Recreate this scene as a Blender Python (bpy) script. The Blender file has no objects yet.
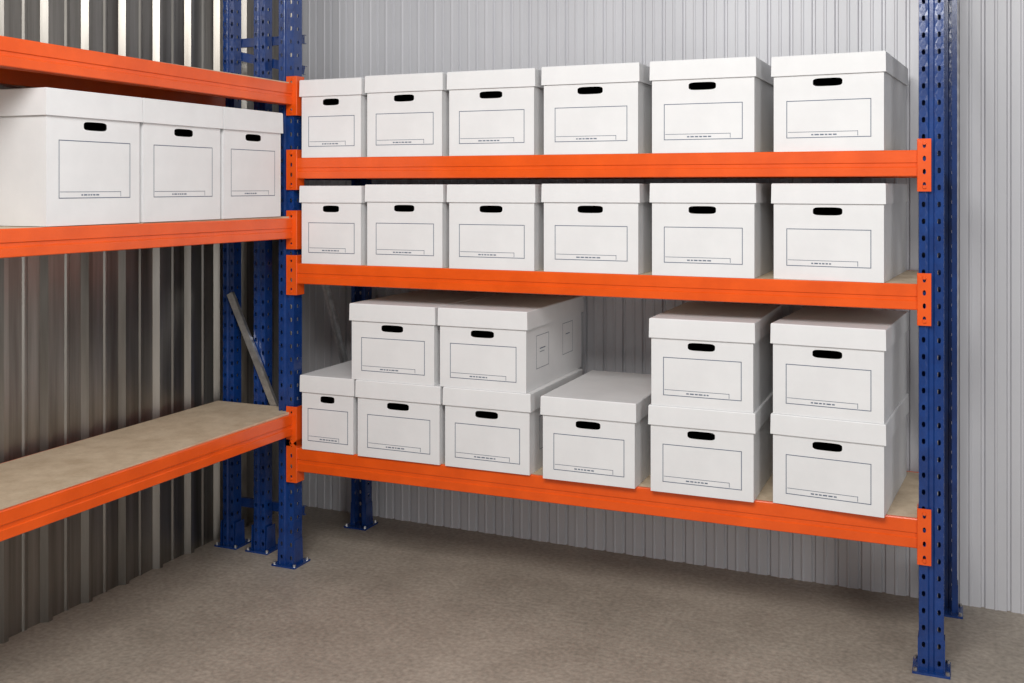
import bpy, bmesh, math, random
from mathutils import Vector, Matrix
random.seed(4)
scene = bpy.context.scene
try:
    scene.view_settings.view_transform = 'Standard'
except Exception as e:
    print(e)

# ------------------------------------------------------------ materials
def mat_new(name, col, rough=0.5, metal=0.0, spec=0.5):
    m = bpy.data.materials.new(name); m.use_nodes = True
    nt = m.node_tree; b = nt.nodes['Principled BSDF']
    b.inputs['Base Color'].default_value = (*col, 1)
    b.inputs['Roughness'].default_value = rough
    b.inputs['Metallic'].default_value = metal
    b.inputs['Specular IOR Level'].default_value = spec
    return m, nt, b

def add_noise_color(nt, b, c1, c2, scale=(1,1,1), nscale=5, detail=6, lo=0.35, hi=0.65, bump=0.0, bscale=None, rough=0.6):
    tc = nt.nodes.new('ShaderNodeTexCoord'); mp = nt.nodes.new('ShaderNodeMapping')
    mp.inputs['Scale'].default_value = scale
    nt.links.new(tc.outputs['Object'], mp.inputs['Vector'])
    n = nt.nodes.new('ShaderNodeTexNoise'); n.inputs['Scale'].default_value = nscale
    n.inputs['Detail'].default_value = detail; n.inputs['Roughness'].default_value = rough
    nt.links.new(mp.outputs[0], n.inputs['Vector'])
    r = nt.nodes.new('ShaderNodeValToRGB')
    r.color_ramp.elements[0].position = lo; r.color_ramp.elements[0].color = (*c1, 1)
    r.color_ramp.elements[1].position = hi; r.color_ramp.elements[1].color = (*c2, 1)
    nt.links.new(n.outputs['Fac'], r.inputs['Fac'])
    nt.links.new(r.outputs['Color'], b.inputs['Base Color'])
    if bump:
        n2 = nt.nodes.new('ShaderNodeTexNoise'); n2.inputs['Scale'].default_value = bscale or nscale*4
        n2.inputs['Detail'].default_value = 4
        nt.links.new(mp.outputs[0], n2.inputs['Vector'])
        bp = nt.nodes.new('ShaderNodeBump'); bp.inputs['Strength'].default_value = bump
        bp.inputs['Distance'].default_value = 0.01
        nt.links.new(n2.outputs['Fac'], bp.inputs['Height'])
        nt.links.new(bp.outputs['Normal'], b.inputs['Normal'])
    return r, mp

M_card, nt, b = mat_new('white_cardboard', (.76,.76,.76), .55, 0, .3)
add_noise_color(nt, b, (.715,.715,.72), (.755,.755,.76), nscale=9, bump=.04, bscale=30)
M_ink, _, _ = mat_new('print_ink', (.11,.14,.20), .6)
M_dark, _, _ = mat_new('box_interior_shade', (.012,.011,.010), .9, 0, .1)  # near-black colour paints in the shade inside the closed box
M_blue, nt, b = mat_new('blue_powder_coat', (.008,.055,.24), .24)
add_noise_color(nt, b, (.003,.026,.135), (.005,.042,.20), nscale=14, bump=.03, bscale=120)
b.inputs['Coat Weight'].default_value=.4; b.inputs['Coat Roughness'].default_value=.15
M_orange, nt, b = mat_new('orange_powder_coat', (.87,.12,.008), .28)
add_noise_color(nt, b, (.72,.082,.004), (.82,.100,.006), nscale=10, bump=.03, bscale=120)
b.inputs['Coat Weight'].default_value=.3; b.inputs['Coat Roughness'].default_value=.15
M_galv, nt, b = mat_new('galvanised_brace', (.5,.5,.5), .38, .9)
add_noise_color(nt, b, (.45,.45,.46), (.7,.7,.7), nscale=30)
M_bolt, _, _ = mat_new('zinc_bolt', (.6,.6,.6), .3, 1)
M_ply, nt, b = mat_new('chipboard', (.5,.4,.3), .65)
add_noise_color(nt, b, (.50,.385,.26), (.66,.54,.39), nscale=14, detail=9, bump=.12, bscale=90, rough=.75)
M_wall, nt, b = mat_new('white_liner_sheet', (.6,.6,.64), .40)
add_noise_color(nt, b, (.53,.53,.555), (.58,.58,.605), scale=(1,1,.3), nscale=3)
M_steel, nt, b = mat_new('galvanised_sheet', (.4,.38,.35), .34, .9)
r, mp = add_noise_color(nt, b, (.12,.107,.092), (.40,.38,.35), scale=(1,5,.22), nscale=2.4, detail=7, lo=.30, hi=.70, bump=.08, bscale=4)
M_floor, nt, b = mat_new('concrete', (.3,.25,.21), .5, 0, .35)
r, mp = add_noise_color(nt, b, (.255,.217,.177), (.42,.365,.305), nscale=1.7, detail=13, lo=.32, hi=.68, bump=.12, bscale=60, rough=.74)
# fine aggregate speckle
n3 = nt.nodes.new('ShaderNodeTexNoise'); n3.inputs['Scale'].default_value = 70; n3.inputs['Detail'].default_value = 4
nt.links.new(mp.outputs[0], n3.inputs['Vector'])
mx = nt.nodes.new('ShaderNodeMixRGB'); mx.blend_type = 'OVERLAY'; mx.inputs['Fac'].default_value = .5
nt.links.new(r.outputs['Color'], mx.inputs['Color1']); nt.links.new(n3.outputs['Fac'], mx.inputs['Color2'])
nt.links.new(mx.outputs['Color'], b.inputs['Base Color'])

# ------------------------------------------------------------ mesh helpers
def finish(bm, name, mats, parent=None, loc=(0,0,0), rotz=0, merge=True, normals=True):
    if merge: bmesh.ops.remove_doubles(bm, verts=bm.verts, dist=1e-5)
    if normals: bmesh.ops.recalc_face_normals(bm, faces=bm.faces)
    me = bpy.data.meshes.new(name); bm.to_mesh(me); bm.free()
    for m in mats: me.materials.append(m)
    ob = bpy.data.objects.new(name, me); scene.collection.objects.link(ob)
    ob.location = loc; ob.rotation_euler = (0, 0, rotz)
    if parent: ob.parent = parent
    return ob

def quad(bm, pts, mi=0):
    f = bm.faces.new([bm.verts.new(p) for p in pts]); f.material_index = mi; return f

def box(bm, x0, x1, y0, y1, z0, z1, mi=0):
    v = [bm.verts.new(p) for p in [(x0,y0,z0),(x1,y0,z0),(x1,y1,z0),(x0,y1,z0),(x0,y0,z1),(x1,y0,z1),(x1,y1,z1),(x0,y1,z1)]]
    fs = []
    for idx in [(0,3,2,1),(4,5,6,7),(0,1,5,4),(1,2,6,5),(2,3,7,6),(3,0,4,7)]:
        f = bm.faces.new([v[i] for i in idx]); f.material_index = mi; fs.append(f)
    return v, fs

def holed(bm, P, u0, u1, v0, v1, cu, cv, a, b_, n=2, mi=0, tunnel=None, tmi=0, seg=12):
    """rectangular tile with a (super)elliptical opening cut in it"""
    angs = [math.atan2(v-cv, u-cu) for u in (u0,u1) for v in (v0,v1)]
    for k in range(seg):
        t = -math.pi + 2*math.pi*(k+.5)/seg
        if a != b_: t = math.atan2(math.sin(t)*b_, math.cos(t)*a)
        angs.append(t)
    angs = sorted(set(round(t,6) for t in angs))
    outer, inner = [], []
    for t in angs:
        c, s = math.cos(t), math.sin(t)
        ts = []
        if c > 1e-9: ts.append((u1-cu)/c)
        if c < -1e-9: ts.append((u0-cu)/c)
        if s > 1e-9: ts.append((v1-cv)/s)
        if s < -1e-9: ts.append((v0-cv)/s)
        R = min(ts)
        r = 1/((abs(c/a)**n + abs(s/b_)**n)**(1/n))
        outer.append((cu+c*R, cv+s*R)); inner.append((cu+c*r, cv+s*r))
    ov = [bm.verts.new(P(*p)) for p in outer]; iv = [bm.verts.new(P(*p)) for p in inner]
    m = len(angs)
    for i in range(m):
        j = (i+1) % m
        bm.faces.new((ov[i], ov[j], iv[j], iv[i])).material_index = mi
    if tunnel is not None:
        tv = [bm.verts.new(v.co+Vector(tunnel)) for v in iv]
        for i in range(m):
            j = (i+1) % m
            bm.faces.new((iv[i], iv[j], tv[j], tv[i])).material_index = tmi

# ------------------------------------------------------------ archive box
def archive_box(x, y, z, w, h=.268, d=.49, rotz=0.0, lidh=.056, lab=(.14,.53), side=False, hz=None):
    bm = bmesh.new()
    e = .006
    bx0, bx1, by0, by1 = e, w-e, e, d-e
    hc = w/2; hz = hz if hz else h-lidh-.021
    P = lambda u, v: Vector((u, by0, v))
    t0, t1 = hz-.018, hz+.018
    quad(bm, [P(bx0,0), P(bx1,0), P(bx1,t0), P(bx0,t0)])
    quad(bm, [P(bx0,t1), P(bx1,t1), P(bx1,h-.006), P(bx0,h-.006)])
    u0, u1 = hc-.055, hc+.055
    quad(bm, [P(bx0,t0), P(u0,t0), P(u0,t1), P(bx0,t1)])
    quad(bm, [P(u1,t0), P(bx1,t0), P(bx1,t1), P(u1,t1)])
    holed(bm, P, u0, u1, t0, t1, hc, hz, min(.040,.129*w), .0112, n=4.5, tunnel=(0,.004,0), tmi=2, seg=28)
    quad(bm, [(bx1,by1,0),(bx0,by1,0),(bx0,by1,h-.006),(bx1,by1,h-.006)])
    quad(bm, [(bx0,by1,0),(bx0,by0,0),(bx0,by0,h-.006),(bx0,by1,h-.006)])
    quad(bm, [(bx1,by0,0),(bx1,by1,0),(bx1,by1,h-.006),(bx1,by0,h-.006)])
    quad(bm, [(bx0,by0,0),(bx0,by1,0),(bx1,by1,0),(bx1,by0,0)])
    i = .004
    a0,a1,b0,b1,c0,c1 = bx0+i,bx1-i,by0+i,by1-i,i,h-.012
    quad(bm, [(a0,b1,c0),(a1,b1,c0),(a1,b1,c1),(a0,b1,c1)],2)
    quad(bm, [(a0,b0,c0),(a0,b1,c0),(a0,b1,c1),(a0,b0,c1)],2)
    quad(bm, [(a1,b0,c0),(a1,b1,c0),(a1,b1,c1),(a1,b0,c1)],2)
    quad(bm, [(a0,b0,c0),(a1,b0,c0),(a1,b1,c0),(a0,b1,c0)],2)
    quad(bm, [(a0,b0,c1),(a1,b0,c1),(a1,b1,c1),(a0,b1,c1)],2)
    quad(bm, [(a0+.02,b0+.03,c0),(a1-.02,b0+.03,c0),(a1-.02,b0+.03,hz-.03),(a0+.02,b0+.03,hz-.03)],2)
    # lid: shell with rim, softened folds
    lz = h-lidh
    bt = [bm.verts.new((p[0],p[1],lz)) for p in [(0,0),(w,0),(w,d),(0,d)]]
    r_ = .0025
    m1 = [bm.verts.new((p[0],p[1],h-r_)) for p in [(.0008,.0008),(w-.0008,.0008),(w-.0008,d-.0008),(.0008,d-.0008)]]
    tp = [bm.verts.new((p[0],p[1],h)) for p in [(r_,r_),(w-r_,r_),(w-r_,d-r_),(r_,d-r_)]]
    ib = [bm.verts.new((p[0],p[1],lz)) for p in [(.003,.003),(w-.003,.003),(w-.003,d-.003),(.003,d-.003)]]
    iu = [bm.verts.new((p[0],p[1],h-.005)) for p in [(.003,.003),(w-.003,.003),(w-.003,d-.003),(.003,d-.003)]]
    for k in range(4):
        j = (k+1)%4
        bm.faces.new((bt[k],bt[j],m1[j],m1[k])); bm.faces.new((m1[k],m1[j],tp[j],tp[k]))
        bm.faces.new((bt[j],bt[k],ib[k],ib[j])); bm.faces.new((ib[j],ib[k],iu[k],iu[j]))
    bm.faces.new(tp)
    bmesh.ops.recalc_face_normals(bm, faces=bm.faces)
    def ink(x0,x1,z0,z1):
        yy = by0-.0004
        quad(bm, [(x0,yy,z0),(x1,yy,z0),(x1,yy,z1),(x0,yy,z1)],1)
    lx0, lx1 = w*.135, w*.875; lz0, lz1 = lab[0]*h, lab[1]*h; t = .0021
    ink(lx0,lx1,lz1-t,lz1); ink(lx0,lx0+t,lz0,lz1); ink(lx1-t,lx1,lz0,lz1)
    ink(lx0,lx1,lz0,lz0+t)
    ink(lx0+.004,lx1-.035,lz0+.016,lz0+.0174); ink(lx1-.036,lx1-.0345,lz0+.004,lz0+.018)
    rr = random.Random(int(x*1000)+int(z*77))
    xx = lx0+.30*(lx1-lx0)
    for k in range(6):
        l_ = rr.uniform(.005,.012); ink(xx,xx+l_,lz0+.007,lz0+.0105); xx += l_+.003
    if side:
        xs = bx1+.0004
        def inks(y0,y1,z0,z1): quad(bm, [(xs,y0,z0),(xs,y1,z0),(xs,y1,z1),(xs,y0,z1)],1)
        for (y0,y1,z0,z1) in [(.09,.20,.06,.165),(.33,.43,.07,.175)]:
            inks(y0,y1,z0,z0+.0016); inks(y0,y1,z1-.0016,z1); inks(y0,y0+.002,z0,z1); inks(y1-.002,y1,z0,z1)
        inks(.12,.17,.12,.123); inks(.12,.16,.11,.112); inks(.36,.40,.135,.138)
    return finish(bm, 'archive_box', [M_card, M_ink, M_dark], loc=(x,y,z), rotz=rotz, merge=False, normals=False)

# ------------------------------------------------------------ rack parts
PW=.060
def post_mesh(W=PW, Dp=.047, H=2.25):
    bm = bmesh.new(); pitch = .045
    def strip(p0, p1, hole=None, off=0.0, cen=.5):
        p0 = Vector((*p0,0)); p1 = Vector((*p1,0)); L = (p1-p0).length; dv = (p1-p0)/L
        P = lambda u, v: p0 + dv*u + Vector((0,0,v))
        z = 0.0
        while z < H-1e-6:
            z1 = min(z+pitch, H)
            if hole and z1-z > pitch*.9:
                holed(bm, P, 0, L, z, z1, L*cen, (z+z1)/2+off, hole[0], hole[1], n=2.6, seg=8)
            else:
                quad(bm, [P(0,z),P(L,z),P(L,z1),P(0,z1)])
            z = z1
    g = .005; s=W*.36
    strip((0,0),(s,0),(.0045,.0075))
    strip((s,0),(s+.003,g)); strip((s+.003,g),(W-s-.003,g)); strip((W-s-.003,g),(W-s,0))
    strip((W-s,0),(W,0),(.0045,.0075))
    strip((0,0),(0,Dp),(.006,.006)); strip((W,0),(W,Dp),(.006,.006))
    strip((0,Dp),(.014,Dp)); strip((W-.014,Dp),(W,Dp))
    bmesh.ops.remove_doubles(bm, verts=bm.verts, dist=1e-5)
    bmesh.ops.recalc_face_normals(bm, faces=bm.faces)
    me = bpy.data.meshes.new('upright_post'); bm.to_mesh(me); bm.free(); me.materials.append(M_blue)
    return me
POST = post_mesh()
POST_S = post_mesh(H=1.5)
POST_N = post_mesh(W=.048, Dp=.04)
def foot_mesh():
    bm = bmesh.new()
    box(bm,-.047,.047,-.02,.075,0,.006)
    for s in (-1,1):
        x = s*.0322
        pts=[(x-.0015,-.004,.006),(x-.0015,.05,.006),(x-.0015,.046,.09),(x-.0015,0,.09)]
        pts2=[(p[0]+.003,p[1],p[2]) for p in pts]
        a=[bm.verts.new(p) for p in pts]; b2=[bm.verts.new(p) for p in pts2]
        bm.faces.new(a); bm.faces.new(b2[::-1])
        for k in range(4):
            j=(k+1)%4; bm.faces.new((a[k],b2[k],b2[j],a[j]))
    for f in bm.faces: f.material_index=0
    for (x,y) in [(-.040,-.012),(.040,-.012),(.040,.066),(-.040,.066)]:
        r = bmesh.ops.create_cone(bm, cap_ends=True, segments=6, radius1=.006, radius2=.005, depth=.008, matrix=Matrix.Translation((x,y,.010)))
        for v in r['verts']:
            for f in v.link_faces: f.material_index=1
    bmesh.ops.recalc_face_normals(bm, faces=bm.faces)
    me = bpy.data.meshes.new('base_plate'); bm.to_mesh(me); bm.free(); me.materials.append(M_blue); me.materials.append(M_bolt)
    return me
FOOT = foot_mesh()

def post(parent, cx, y, rot=0, nm='upright_post', mesh=None, hw=PW/2):
    """cx,y: centre of the post's punched face"""
    R = Matrix.Rotation(rot,4,'Z')
    ob = bpy.data.objects.new(nm, mesh or POST); scene.collection.objects.link(ob)
    off = R @ Vector((-hw,0,0)); ob.location = (cx+off.x, y+off.y, .006); ob.rotation_euler=(0,0,rot); ob.parent=parent
    md = ob.modifiers.new('t','SOLIDIFY'); md.thickness=.0022; md.offset=0
    f = bpy.data.objects.new(nm+'_foot', FOOT); scene.collection.objects.link(f)
    f.location=(cx,y,0); f.rotation_euler=(0,0,rot); f.parent=parent

def beam(parent, a, b_, h, nm='beam'):
    """a,b_: front-face ends at the top edge; body extends to the left of a->b"""
    a=Vector(a); b_=Vector(b_); d=(b_-a)
    prof=[(0,-h+.002),(0,-h*.66),(.003,-h*.63),(.003,-h*.50),(0,-h*.47),(0,-.003),(.002,0),(.010,0),(.012,-.002),(.012,-.019),(.042,-.019),(.044,-.021),(.044,-h+.002),(.042,-h),(.002,-h)]
    bm=bmesh.new(); A=[];B=[]
    dx=Vector((d.x,d.y,0)).normalized(); n=Vector((-dx.y,dx.x,0))
    for (p,q) in prof:
        A.append(bm.verts.new(a+n*p+Vector((0,0,q)))); B.append(bm.verts.new(b_+n*p+Vector((0,0,q))))
    m=len(prof)
    for k in range(m):
        j=(k+1)%m; bm.faces.new((A[k],B[k],B[j],A[j]))
    bm.faces.new(A[::-1]); bm.faces.new(B)
    return finish(bm,nm,[M_orange],parent)

def plate(parent, x0, x1, y, ztop, zbot, nm='beam_connector', side=1):
    bm=bmesh.new(); P=lambda u,v: Vector((u,y-.004,v))
    n=4; H=ztop-zbot
    for k in range(n):
        v0=zbot+H*k/n; v1=zbot+H*(k+1)/n
        holed(bm,P,x0,x1,v0,v1,(x0+x1)/2,(v0+v1)/2,.0042,.0075,n=2.4,seg=8)
    xs = x1 if side>0 else x0
    Q=lambda u,v: Vector((xs,u,v))
    quad(bm,[Q(y-.004,zbot),Q(y+.04,zbot),Q(y+.04,ztop),Q(y-.004,ztop)])
    ob=finish(bm,nm,[M_orange],parent)
    md=ob.modifiers.new('t','SOLIDIFY'); md.thickness=.003; md.offset=0
    bm=bmesh.new()
    for v in (ztop-.012,zbot+.012):
        bmesh.ops.create_cone(bm,cap_ends=True,segments=8,radius1=.0055,radius2=.0045,depth=.005,matrix=Matrix.Translation(((x0+x1)/2,y-.0075,v))@Matrix.Rotation(math.pi/2,4,'X'))
    finish(bm,nm+'_bolts',[M_orange],parent)

def board(parent, x0,x1,y0,y1,ztop, nm='chipboard_shelf'):
    bm=bmesh.new(); box(bm,x0,x1,y0,y1,ztop-.018,ztop)
    return finish(bm,nm,[M_ply],parent)

def strut(parent, a, b_, w=.03, t=.012, mat=None, nm='brace', up=(1,0,0)):
    a=Vector(a); b_=Vector(b_); d=(b_-a).normalized(); u=Vector(up); s=d.cross(u).normalized(); u=s.cross(d).normalized()
    prof=[(-w/2,t),(-w/2,0),(w/2,0),(w/2,t)]
    bm=bmesh.new()
    A=[bm.verts.new(a+s*p+u*q) for p,q in prof]; B=[bm.verts.new(b_+s*p+u*q) for p,q in prof]
    for k in range(3): bm.faces.new((A[k],B[k],B[k+1],A[k+1]))
    ob=finish(bm,nm,[mat or M_galv],parent); md=ob.modifiers.new('t','SOLIDIFY'); md.thickness=.002; md.offset=0
    return ob

def empty(name):
    e=bpy.data.objects.new(name,None); scene.collection.objects.link(e); return e

# ------------------------------------------------------------ main rack
FY=3.0
rack=empty('pallet_rack')
LX, RX = -2.098, -.058
post(rack, LX, FY+.004); post(rack, LX+.012, 3.50, math.pi, mesh=POST_S)
post(rack, RX, FY+.004); post(rack, RX+.033, 3.49, math.pi)
levels=[(1.388,.070),(1.031,.069),(.406,.079)]
for z,h in levels:
    beam(rack,(LX+.046,FY,z),(RX-.032,FY,z),h)
    beam(rack,(RX-.010,3.50,z),(LX+.046,3.50,z),h,'rear_beam')
    board(rack,LX+.05,RX-.036,FY+.0125,3.487,z)
    plate(rack,LX+.006,LX+.046,FY,z+.028,z-h-.038,side=1)
    plate(rack,RX-.034,RX+.000,FY,z+.030,z-h-.040,side=-1)
strut(rack,(LX,3.08,1.31),(LX,3.44,.46),mat=M_galv)
strut(rack,(LX,3.06,1.33),(LX,3.46,1.33),mat=M_blue); strut(rack,(LX,3.06,.44),(LX,3.46,.44),mat=M_blue)
strut(rack,(RX+.01,3.06,1.33),(RX+.01,3.46,1.33),mat=M_blue); strut(rack,(RX+.01,3.06,.12),(RX+.01,3.46,.12),mat=M_blue)
strut(rack,(RX+.01,3.44,.46),(RX+.01,3.08,.12)); strut(rack,(RX+.01,3.08,1.31),(RX+.01,3.44,.46)); strut(rack,(RX+.01,3.08,1.35),(RX+.01,3.44,2.15))

# ------------------------------------------------------------ side rack
rack2=empty('pallet_rack')
SX=-2.068
NY=1.0
llev=[(1.645,.071),(1.190,.069),(.526,.072)]
post(rack2,-2.105,NY-.075,0); post(rack2,-2.40,NY-.075,0)
post(rack2,-2.402,3.085,0,mesh=POST_N,hw=.024); post(rack2,-2.268,3.085,0,mesh=POST_N,hw=.024)
for z,h in llev:
    beam(rack2,(SX,NY-.01,z+.006),(SX,2.994,z-.006),h)
    beam(rack2,(-2.440,3.06,z-.004),(-2.440,NY-.01,z),h,'rear_beam')
    board(rack2,-2.428,SX-.0125,NY,3.06,z)
    plate(rack2,LX+.006,LX+.046,FY,z+.020,z-h-.042,side=1)
strut(rack2,(-2.385,3.068,.91),(-2.14,3.068,.41),w=.024,up=(0,1,0))
strut(rack2,(-2.42,3.13,1.81),(-2.11,3.13,1.81),up=(0,1,0),mat=M_blue)
strut(rack2,(-2.42,3.13,1.77),(-2.11,3.13,1.70),up=(0,1,0),mat=M_blue)
strut(rack2,(-2.42,3.13,.15),(-2.11,3.13,.15),up=(0,1,0),mat=M_blue)
strut(rack2,(-2.40,NY-.05,.2),(-2.12,NY-.05,.9),up=(0,1,0)); strut(rack2,(-2.12,NY-.05,.9),(-2.40,NY-.05,1.6),up=(0,1,0))

# ------------------------------------------------------------ boxes
cols=[(-2.042,.243),(-1.787,.287),(-1.487,.302),(-1.165,.310),(-.825,.309),(-.478,.308)]
R6=-math.radians(4.6)
for zi,z in enumerate((1.3885,1.0315)):
    for ci,(x,w) in enumerate(cols):
        rz = R6 if ci==5 else math.radians(random.uniform(-.5,.3))
        yy = 3.018 if ci==5 else 2.998
        hh = [.262,.266,.266,.268,.269,.268][ci]
        if ci==0: rz=0
        archive_box(x,yy,z,w,hh,.475,rz)
z=.4065; L3=(.12,.56); h3=.250
archive_box(-2.035,2.99,z,.212,h3,.48,0,lab=L3)
archive_box(-1.815,2.985,z,.312,h3,.49,0,lab=L3)
archive_box(-1.495,2.985,z,.300,h3,.49,0,lab=L3,side=True)
archive_box(-1.158,2.972,z,.300,h3,.49,0,lab=L3)
archive_box(-.822,2.972,z,.308,h3,.49,0,lab=L3)
archive_box(-.476,2.992,z,.308,h3,.48,R6,lab=L3)
z2=z+h3+.0005
archive_box(-1.838,2.985,z2,.316,h3,.49,0,lab=L3)
archive_box(-1.513,2.985,z2,.307,h3,.53,0,lab=L3,side=True)
archive_box(-.820,2.972,z2,.305,h3+.002,.49,0,lab=L3)
archive_box(-.476,2.992,z2,.308,h3+.002,.48,R6,lab=L3)
# side rack boxes (fronts face +X)
for y0,w in ((1.950,.336),(2.289,.343),(2.636,.310)):
    archive_box(-2.070,y0,1.1915,w,.345,.365,math.pi/2,lidh=.068,lab=(.20,.63))

# ------------------------------------------------------------ room
def sheet(name, pts, H, mat, T):
    bm=bmesh.new(); lo=[];hi=[]
    for p in pts:
        q=T(p); lo.append(bm.verts.new((q[0],q[1],0))); hi.append(bm.verts.new((q[0],q[1],H)))
    for k in range(len(pts)-1): bm.faces.new((lo[k],lo[k+1],hi[k+1],hi[k]))
    return finish(bm,name,[mat],merge=False)
HW=2.9
# back wall: ribbed liner, pairs of shallow folds
pts=[]; x=-2.52
while x<2.6:
    pts+=[(x,0),(x+.004,.008),(x+.010,.008),(x+.014,0),(x+.038,0),(x+.041,-.003),(x+.046,-.003),(x+.049,0)]; x+=.072
sheet('wall_back',pts,HW,M_wall,lambda p:(p[0],3.534+p[1]-.027*p[0]))
# left wall: trapezoidal galvanised sheet
pts=[]; y=-2.6+.03
while y<3.64:
    pts+=[(y,0),(y+.014,.018),(y+.030,.018),(y+.044,0),(y+.092,0),(y+.098,.004),(y+.106,.004),(y+.112,0)]; y+=.158
pts=[p for p in pts if p[0]<3.64]
sheet('wall_left',pts,HW,M_steel,lambda p:(-2.495+p[1],p[0]))
bm=bmesh.new(); box(bm,-2.52,2.6,-2.6,3.62,-.05,0); finish(bm,'floor',[M_floor])

# ------------------------------------------------------------ lights
def area(name, loc, tgt, sx, sy, e, col=(1,1,1)):
    l=bpy.data.lights.new(name,'AREA'); l.shape='RECTANGLE'; l.size=sx; l.size_y=sy; l.energy=e; l.color=col
    o=bpy.data.objects.new(name,l); scene.collection.objects.link(o); o.location=loc
    o.rotation_euler=(Vector(tgt)-Vector(loc)).to_track_quat('-Z','Y').to_euler()
area('ceiling_lamp',(-.6,.4,2.65),(-1.0,3.1,.5),1.5,.9,78,(1,.988,.965))
# added tall area lamp, right-front, so the steel ribs show full-height highlights
area('added_highlight_fill',(1.7,-.5,1.4),(-2.0,2.8,1.0),.9,2.1,48,(1,.995,.985))
w=bpy.data.worlds.new('world'); scene.world=w; w.use_nodes=True
w.node_tree.nodes['Background'].inputs['Color'].default_value=(.97,.98,1,1)
w.node_tree.nodes['Background'].inputs['Strength'].default_value=.25

# ------------------------------------------------------------ camera
cam=bpy.data.cameras.new('camera'); co=bpy.data.objects.new('camera',cam); scene.collection.objects.link(co)
co.location=(0,0,1.29); co.rotation_euler=(math.pi/2,0,math.radians(22.83))
cam.sensor_width=36; cam.lens=37.0; cam.shift_y=-.151; cam.clip_start=.05
scene.camera=co
